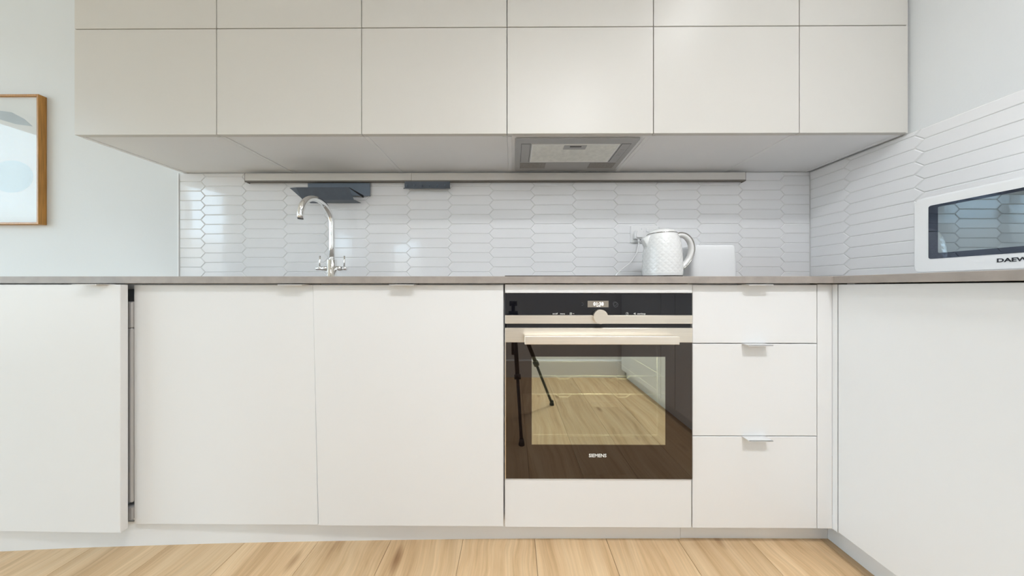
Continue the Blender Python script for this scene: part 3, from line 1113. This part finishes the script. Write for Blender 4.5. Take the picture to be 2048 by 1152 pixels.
# ------------------------------------------------------------------ tap
TX, TY = -0.9230, 1.330
tp = thing('tap', 'chrome swan neck mixer tap with two lever handles on the worktop', 'tap', (TX, TY, WT1))
b = bmesh.new()
lathe(b, [(0, 0), (0.026, 0), (0.026, 0.004), (0.0215, 0.007), (0.0215, 0.105), (0.020, 0.108), (0.0, 0.108)], n=28)
link('body', b, 'chrome', tp)
b = bmesh.new()
pts = [(0, 0, 0.106), (0, 0, 0.18), (0, 0, 0.24)]
R = 0.0985
zc = 0.2820
pts.append((0, 0, zc))
for a in range(1, 25):
    th = PI * a / 24
    pts.append((0, -R + R * math.cos(th), zc + R * math.sin(th)))
pts.append((0, -2 * R - 0.001, zc - 0.018))
tube(b, pts, 0.0127, 20)
lip = pts[-1]
sp = link('spout', b, 'chrome', tp)
b = bmesh.new()
tube(b, [(0, lip[1], lip[2] - 0.0005), (0, lip[1], lip[2] - 0.0015)], 0.0105, 16)
link('aerator', b, 'black_metal', sp)
for s in (-1, 1):
    b = bmesh.new()
    tube(b, [(s * 0.020, 0, 0.063), (s * 0.050, 0, 0.063)], 0.0118, 18)
    tube(b, [(s * 0.050, 0, 0.063), (s * 0.0775, 0, 0.063)], 0.0090, 18)
    v_ = link('valve', b, 'chrome', tp)
    b = bmesh.new()
    tube(b, [(s * 0.0625, 0, 0.066), (s * 0.0625, 0.002, 0.127)], 0.0042, 10)
    link('lever', b, 'chrome', v_)

# ------------------------------------------------------------------ socket, plug and cord
sk = thing('wall_socket', 'white double wall socket on the tiles behind the kettle', 'socket', (0.7085, 1.4235, 1.1400))
b = bmesh.new()
prism(b, rrect(-0.0745, 0.0745, -0.0455, 0.0455, 0.004, 3), 'y', -0.0095, -0.0002)
bmesh.ops.bevel(b, geom=[e_ for e_ in b.edges if abs(e_.verts[0].co.y + 0.0095) < 1e-5 and abs(e_.verts[1].co.y + 0.0095) < 1e-5], offset=0.002, segments=2, affect='EDGES')
link('face_plate', b, 'plastic', sk)
for s in (-1, 1):
    link('switch', bx(s * 0.012 - 0.006, s * 0.012 + 0.006, -0.013, -0.0095, 0.012, 0.032, bev=0.001), 'plastic', sk)
for (dx, dz_, w, h) in ((0.038, 0.006, 0.004, 0.008), (0.027, -0.014, 0.0063, 0.004), (0.049, -0.014, 0.0063, 0.004)):
    link('pin_hole', bx(dx - w / 2, dx + w / 2, -0.0098, -0.0095, dz_ - h / 2, dz_ + h / 2), 'void', sk)
for s in (-1, 1):
    b = bmesh.new()
    tube(b, [(s * 0.0615, -0.0097, 0.0), (s * 0.0615, -0.0102, 0.0)], 0.0028, 10)
    link('screw', b, 'grey_plastic', sk)

pl = thing('kettle_plug', 'white plug with its thin cord in the left half of the socket', 'plug', (0.668, 1.4138, 1.1335))
b = bmesh.new()
prism(b, round_poly([(-0.0225, -0.022), (0.0225, -0.022), (0.025, 0.004), (0.015, 0.026), (-0.015, 0.026), (-0.025, 0.004)], 0.007, 4), 'y', -0.022, -0.0002)
prism(b, round_poly([(-0.017, -0.016), (0.017, -0.016), (0.018, 0.004), (0.011, 0.020), (-0.011, 0.020), (-0.018, 0.004)], 0.005, 4), 'y', -0.031, -0.022)
link('plug_body', b, 'plastic', pl)
b = bmesh.new()
tube(b, [(0, -0.013, -0.022), (0.0005, -0.014, -0.032), (0, -0.016, -0.042)], [0.0055, 0.0048, 0.004], 10)
link('cord_grip', b, 'plastic', pl)
b = bmesh.new()
cord = smooth_path([(0, -0.0165, -0.042), (-0.004, -0.020, -0.062), (-0.018, -0.026, -0.104), (-0.055, -0.034, -0.152), (-0.101, -0.043, -0.186),
                    (-0.133, -0.055, -0.215), (-0.139, -0.072, -0.2405), (-0.115, -0.098, -0.2430), (-0.04, -0.106, -0.2435), (0.008, -0.112, -0.2435)], 6)
tube(b, cord, 0.0027, 8)
link('cord', b, 'plastic', pl)

# ------------------------------------------------------------------ kettle
KX, KY = 0.6790, 1.200
kt = thing('kettle', 'white jug kettle with an embossed diamond pattern and chrome lid ring', 'kettle', (KX, KY, WT1))
b = bmesh.new()
lathe(b, [(0, 0), (0.082, 0), (0.084, 0.004), (0.084, 0.014), (0.080, 0.017), (0, 0.017)], n=40)
pbk = link('power_base', b, 'rubber', kt)
link('cord_inlet', bx(-0.010, 0.010, 0.078, 0.094, 0.0005, 0.009, bev=0.001), 'plastic', pbk)
KZ0 = 0.0175
prof = [(0.0795, 0.0), (0.0815, 0.003), (0.0818, 0.01), (0.0815, 0.05), (0.0795, 0.10), (0.0745, 0.145), (0.0675, 0.175), (0.0610, 0.188)]


def prof_r(z):
    for (r0, z0), (r1, z1) in zip(prof, prof[1:]):
        if z <= z1:
            t = (z - z0) / (z1 - z0)
            t2 = t
            return r0 + (r1 - r0) * t2
    return prof[-1][0]


b = bmesh.new()
NA, NZ = 200, 88
rings = []
for j in range(NZ + 1):
    z = 0.188 * j / NZ
    # smoothed profile radius
    r = sum(prof_r(min(0.188, max(0, z + d_ * 0.004))) for d_ in (-2, -1, 0, 1, 2)) / 5
    ring = []
    for k in range(NA):
        a = 2 * PI * k / NA
        fade = min(1, max(0, (z - 0.008) / 0.012)) * min(1, max(0, (0.180 - z) / 0.014))
        u = a * 20 / PI
        v = z / 0.0235
        e1, e2 = abs(math.sin(PI * (u / 2 + v) / 1.0)), abs(math.sin(PI * (u / 2 - v) / 1.0))
        rr = r + 0.0012 * (min(e1, e2) ** 0.75 - 0.5) * fade
        ring.append(b.verts.new((rr * math.cos(a), rr * math.sin(a), KZ0 + z)))
    rings.append(ring)
for p, q in zip(rings, rings[1:]):
    for k in range(NA):
        b.faces.new((p[k], p[(k + 1) % NA], q[(k + 1) % NA], q[k])).smooth = True
b.faces.new(rings[0][::-1])
b.faces.new(rings[-1])
link('body', b, 'ceramic', kt)
b = bmesh.new()
lathe(b, [(0.0605, 0.2050), (0.0628, 0.2062), (0.0625, 0.2092), (0.0600, 0.2100)], n=48)
rg = link('chrome_ring', b, 'dark_chrome', kt)
b = bmesh.new()
lathe(b, [(0.0600, 0.2088), (0.0590, 0.2130), (0.0520, 0.2210), (0.0380, 0.2275), (0.018, 0.2310), (0, 0.2318)], n=40)
link('lid', b, 'ceramic', kt)
# spout
b = bmesh.new()
sec = []
for (dx, z, hw) in ((-0.045, 0.150, 0.012), (-0.0745, 0.158, 0.016), (-0.0905, 0.1835, 0.015), (-0.0915, 0.1885, 0.013)):
    sec.append((dx, z, hw))
outl = [[(-0.055, 0.128), (-0.0755, 0.148), (-0.0905, 0.1800), (-0.0925, 0.1865), (-0.0700, 0.1990), (-0.045, 0.2000)]]
A, B = [], []
for (x, z) in outl[0]:
    hw = 0.020 if x > -0.08 else 0.011
    A.append(b.verts.new((x, -hw, z)))
    B.append(b.verts.new((x, hw, z)))
nn = len(A)
b.faces.new(A)
b.faces.new(B[::-1])
for i in range(nn):
    j = (i + 1) % nn
    b.faces.new((A[j], A[i], B[i], B[j]))
bmesh.ops.recalc_face_normals(b, faces=list(b.faces))
bmesh.ops.bevel(b, geom=list(b.edges), offset=0.003, segments=2, affect='EDGES')
link('spout', b, 'ceramic', kt, smooth=True)
# handle: broad white loop with chrome edging
hp = smooth_path([(0.058, 0, 0.199), (0.080, 0, 0.205), (0.104, 0, 0.199), (0.126, 0, 0.174), (0.1325, 0, 0.137), (0.121, 0, 0.098), (0.098, 0, 0.068), (0.0795, 0, 0.052)], 6)
b = bmesh.new()
tube(b, hp, 0.0105, 14, flat=1.35, up=(0, 0, 1))
hd = link('handle', b, 'ceramic', kt)
b = bmesh.new()
outer = []
for i, p in enumerate(hp):
    tt = ((hp[min(i + 1, len(hp) - 1)] - hp[max(i - 1, 0)])).normalized()
    nrm = Vector((tt.z, 0, -tt.x))
    if nrm.dot(p - Vector((0.07, 0, 0.13))) < 0:
        nrm = -nrm
    outer.append(p + nrm * 0.0085)
for s in (-0.0112, 0.0112):
    tube(b, [q_ + Vector((0, s, 0)) for q_ in outer], 0.0029, 8)
link('handle_edging', b, 'dark_chrome', hd)
b = bmesh.new()
tube(b, smooth_path([(0.0690, -0.010, 0.196), (0.0765, -0.010, 0.165), (0.0815, -0.010, 0.120), (0.0825, -0.010, 0.050)], 6), 0.0022, 8)
link('back_seam', b, 'dark_chrome', hd)

# ------------------------------------------------------------------ toaster
TOX, TOY = 0.9420, 1.305
to = thing('toaster', 'plain white toaster with rounded edges in the corner right of the kettle', 'toaster', (TOX, TOY, WT1))
b = bmesh.new()
poly = round_poly([(-0.105, -0.083), (0.105, -0.083), (0.105, 0.083), (-0.105, 0.083)], 0.030, 7)
levels = [(0.004, 1.0), (0.010, 1.005), (0.08, 1.0), (0.140, 0.985), (0.156, 0.972), (0.1625, 0.945), (0.1650, 0.88)]
rings = []
for z, s in levels:
    rings.append([b.verts.new((p[0] * s, p[1] * s, z)) for p in poly])
n = len(poly)
for p, q in zip(rings, rings[1:]):
    for k in range(n):
        b.faces.new((p[k], p[(k + 1) % n], q[(k + 1) % n], q[k])).smooth = True
b.faces.new(rings[0][::-1])
b.faces.new(rings[-1])
link('body', b, 'appliance', to)
link('foot', bx(-0.09, 0.09, -0.068, 0.068, 0, 0.0045), 'rubber', to)
for y in (-0.028, 0.028):
    link('bread_slot', bx(-0.075, 0.075, y - 0.014, y + 0.014, 0.1648, 0.1656), 'void', to)
link('lever_slot', bx(-0.1066, -0.1035, -0.012, 0.006, 0.045, 0.135), 'grey_plastic', to)
link('lever', bx(-0.128, -0.1066, -0.020, 0.014, 0.045, 0.055, bev=0.003, seg=2), 'chrome', to)
b = bmesh.new()
tube(b, [(-0.1055, 0.040, 0.03), (-0.116, 0.040, 0.03)], 0.011, 16)
link('dial', b, 'grey_plastic', to)

# ------------------------------------------------------------------ microwave
MX, MY0, MY1, MZ0, MZ1 = 1.250, 0.375, 0.826, 0.8945, 1.1240
mw = thing('microwave', 'white microwave with a dark mirror glass door on the right hand worktop', 'microwave', (MX, MY1, WT1))
def lz(z):
    return z - WT1
b = bmesh.new()
box(b, 0.022, 0.330, MY0 - MY1 + 0.004, -0.004, lz(MZ0), lz(MZ1) - 0.002, bev=0.006, seg=2)
link('body', b, 'appliance', mw)
b = bmesh.new()
GY0, GY1, GZ0, GZ1 = 0.520, 0.7945, 0.9370, 1.0965
# door fascia with a rounded opening for the glass
outer = rrect(MY0 - MY1, 0.0, lz(MZ0), lz(MZ1), 0.020, 6)
prism(b, outer, 'x', 0.004, 0.022)
prism(b, rrect(MY0 - MY1 + 0.004, -0.004, lz(MZ0) + 0.004, lz(MZ1) - 0.004, 0.017, 6), 'x', 0.0, 0.004)
fa = link('door', b, 'appliance', mw)
b = bmesh.new()
prism(b, rrect(GY0 - MY1, GY1 - MY1, lz(GZ0), lz(GZ1), 0.006, 4), 'x', -0.0006, 0.0)
dg_ = link('door_glass', b, 'mw_glass', fa)
b = bmesh.new()
prism(b, rrect(GY0 + 0.018 - MY1, 0.7765 - MY1, lz(0.953), lz(1.0885), 0.003, 3), 'x', -0.0010, -0.0006)
link('mesh_window', b, 'mw_mesh', dg_)
text('brand_print', 'DAEWOO', 0.0135, 'print_black', fa, (-0.0006, 0.6835 - MY1, lz(0.9205)), rot=(PI / 2, 0, -PI / 2), bold=0.0004, sx=1.05, align='LEFT')
for (z, r) in ((1.045, 0.021), (0.965, 0.021)):
    b = bmesh.new()
    tube(b, [(0.0, 0.425 - MY1, lz(z)), (-0.016, 0.425 - MY1, lz(z))], r, 24)
    link('dial', b, 'grey_plastic', mw)
for (x, y) in ((0.05, -0.04), (0.05, MY0 - MY1 + 0.04), (0.30, -0.04), (0.30, MY0 - MY1 + 0.04)):
    b = bmesh.new()
    tube(b, [(x, y, 0.0), (x, y, lz(MZ0) + 0.001)], 0.012, 12)
    link('foot', b, 'rubber', mw)

# ------------------------------------------------------------------ framed picture
PX1, PZ0, PZ1 = -2.5700, 1.1960, 1.8995
PX0 = PX1 - 0.53
pc = thing('framed_picture', 'oak framed abstract print in pale blues on the grey wall at left', 'picture', ((PX0 + PX1) / 2, ROOM_B, PZ0))
hw, hh = (PX1 - PX0) / 2, PZ1 - PZ0
b = bmesh.new()
D0, D1, FW = -0.0270, -0.0005, 0.0095
box(b, -hw, -hw + FW, D0, D1, 0, hh, bev=0.0006)
box(b, hw - FW, hw, D0, D1, 0, hh, bev=0.0006)
box(b, -hw + FW, hw - FW, D0, D1, 0, FW, bev=0.0006)
box(b, -hw + FW, hw - FW, D0, D1, hh - FW, hh, bev=0.0006)
link('frame', b, 'oak_frame', pc)
art = link('print', bx(-hw + FW, hw - FW, -0.016, -0.008, FW, hh - FW), 'paper', pc)
b = bmesh.new()
ell = [(0.10 + 0.118 * math.cos(a * PI / 24), 0.262 + 0.088 * math.sin(a * PI / 24)) for a in range(48)]
prism(b, ell, 'y', -0.0164, -0.0160)
link('pale_blue_shape', b, 'print_blue', art)
b = bmesh.new()
prism(b, [(-0.03, 0.60), (0.03, 0.622), (0.10, 0.612), (0.17, 0.575), (0.215, 0.535), (0.12, 0.548), (0.03, 0.575)], 'y', -0.0164, -0.0160)
link('painted_reflection', b, 'reflection_grey', art)  # reflection of the room painted onto the print as a grey shape
link('glazing', bx(-hw + FW, hw - FW, -0.0230, -0.0215, FW, hh - FW), 'pane', pc)

# ------------------------------------------------------------------ tripod under the camera, seen mirrored in the oven
tr_ = thing('tripod', 'black camera tripod standing in front of the oven, seen only as its reflection', 'tripod', (0.0, -0.02, 0))
b = bmesh.new()
tube(b, [(0, 0, 0.42), (0, 0, 0.735)], 0.012, 12)
link('centre_column', b, 'black_metal', tr_)
b = bmesh.new()
tube(b, [(0, 0, 0.655), (0, 0, 0.70)], 0.030, 14)
link('leg_collar', b, 'black_metal', tr_)
b = bmesh.new()
tube(b, [(0, 0, 0.735), (0, 0, 0.765)], 0.026, 14)
link('head', b, 'black_metal', tr_)
for (x, y) in ((0.045, 0.275), (0.28, -0.21), (-0.34, -0.30)):
    b = bmesh.new()
    top = Vector((x * 0.08, y * 0.08, 0.675))
    end = Vector((x, y, 0.012))
    mid = top.lerp(end, 0.52)
    tube(b, [top, mid], 0.0135, 10)
    tube(b, [mid, end], 0.0095, 10)
    lg = link('leg', b, 'black_metal', tr_)
    b = bmesh.new()
    tube(b, [mid.lerp(top, 0.03), mid.lerp(end, 0.05)], 0.020, 10)
    link('leg_clamp', b, 'black_metal', lg)
    b = bmesh.new()
    tube(b, [end + Vector((0, 0, 0.02)), (x, y, 0.0)], [0.012, 0.017], 10)
    link('rubber_foot', b, 'rubber', lg)

# ------------------------------------------------------------------ recessed ceiling lights
for x, y, pw, lab in ((-0.95, -0.30, 0.1, 'nearest the bare wall on the left'), (0.10, -0.45, 1.35, 'in front of the oven'), (0.62, -0.50, 3.0, 'in front of the drawers'),
                      (1.12, 0.42, 0.45, 'added to brighten the corner over the right hand worktop'), (-1.83, -2.60, 1.0, 'alone over the room behind')):  # the light above the right hand worktop is added to brighten that corner
    t = thing('ceiling_light', 'round warm recessed ceiling downlight ' + lab, 'ceiling light', (x, y, CEIL), 'ceiling downlights')
    b = bmesh.new()
    lathe(b, [(0.036, -0.003), (0.046, -0.006), (0.050, -0.004), (0.050, -0.0003), (0.036, -0.0003)], n=24)
    link('trim_ring', b, 'trim', t)
    b = bmesh.new()
    lathe(b, [(0.0, -0.0025), (0.035, -0.0025), (0.035, -0.0004), (0.0, -0.0004)], n=20)
    link('diffuser', b, 'lamp', t)
    d = bpy.data.lights.new('downlight', 'SPOT')
    d.energy = CEILING_LIGHT_POWER * pw
    d.color = (0.94, 0.97, 1.0)
    d.spot_size = 2.6
    d.spot_blend = 0.9
    d.shadow_soft_size = 0.12
    lo = bpy.data.objects.new('downlight', d)
    COL.objects.link(lo)
    lo.parent = t
    lo.location = (0, 0, -0.03)
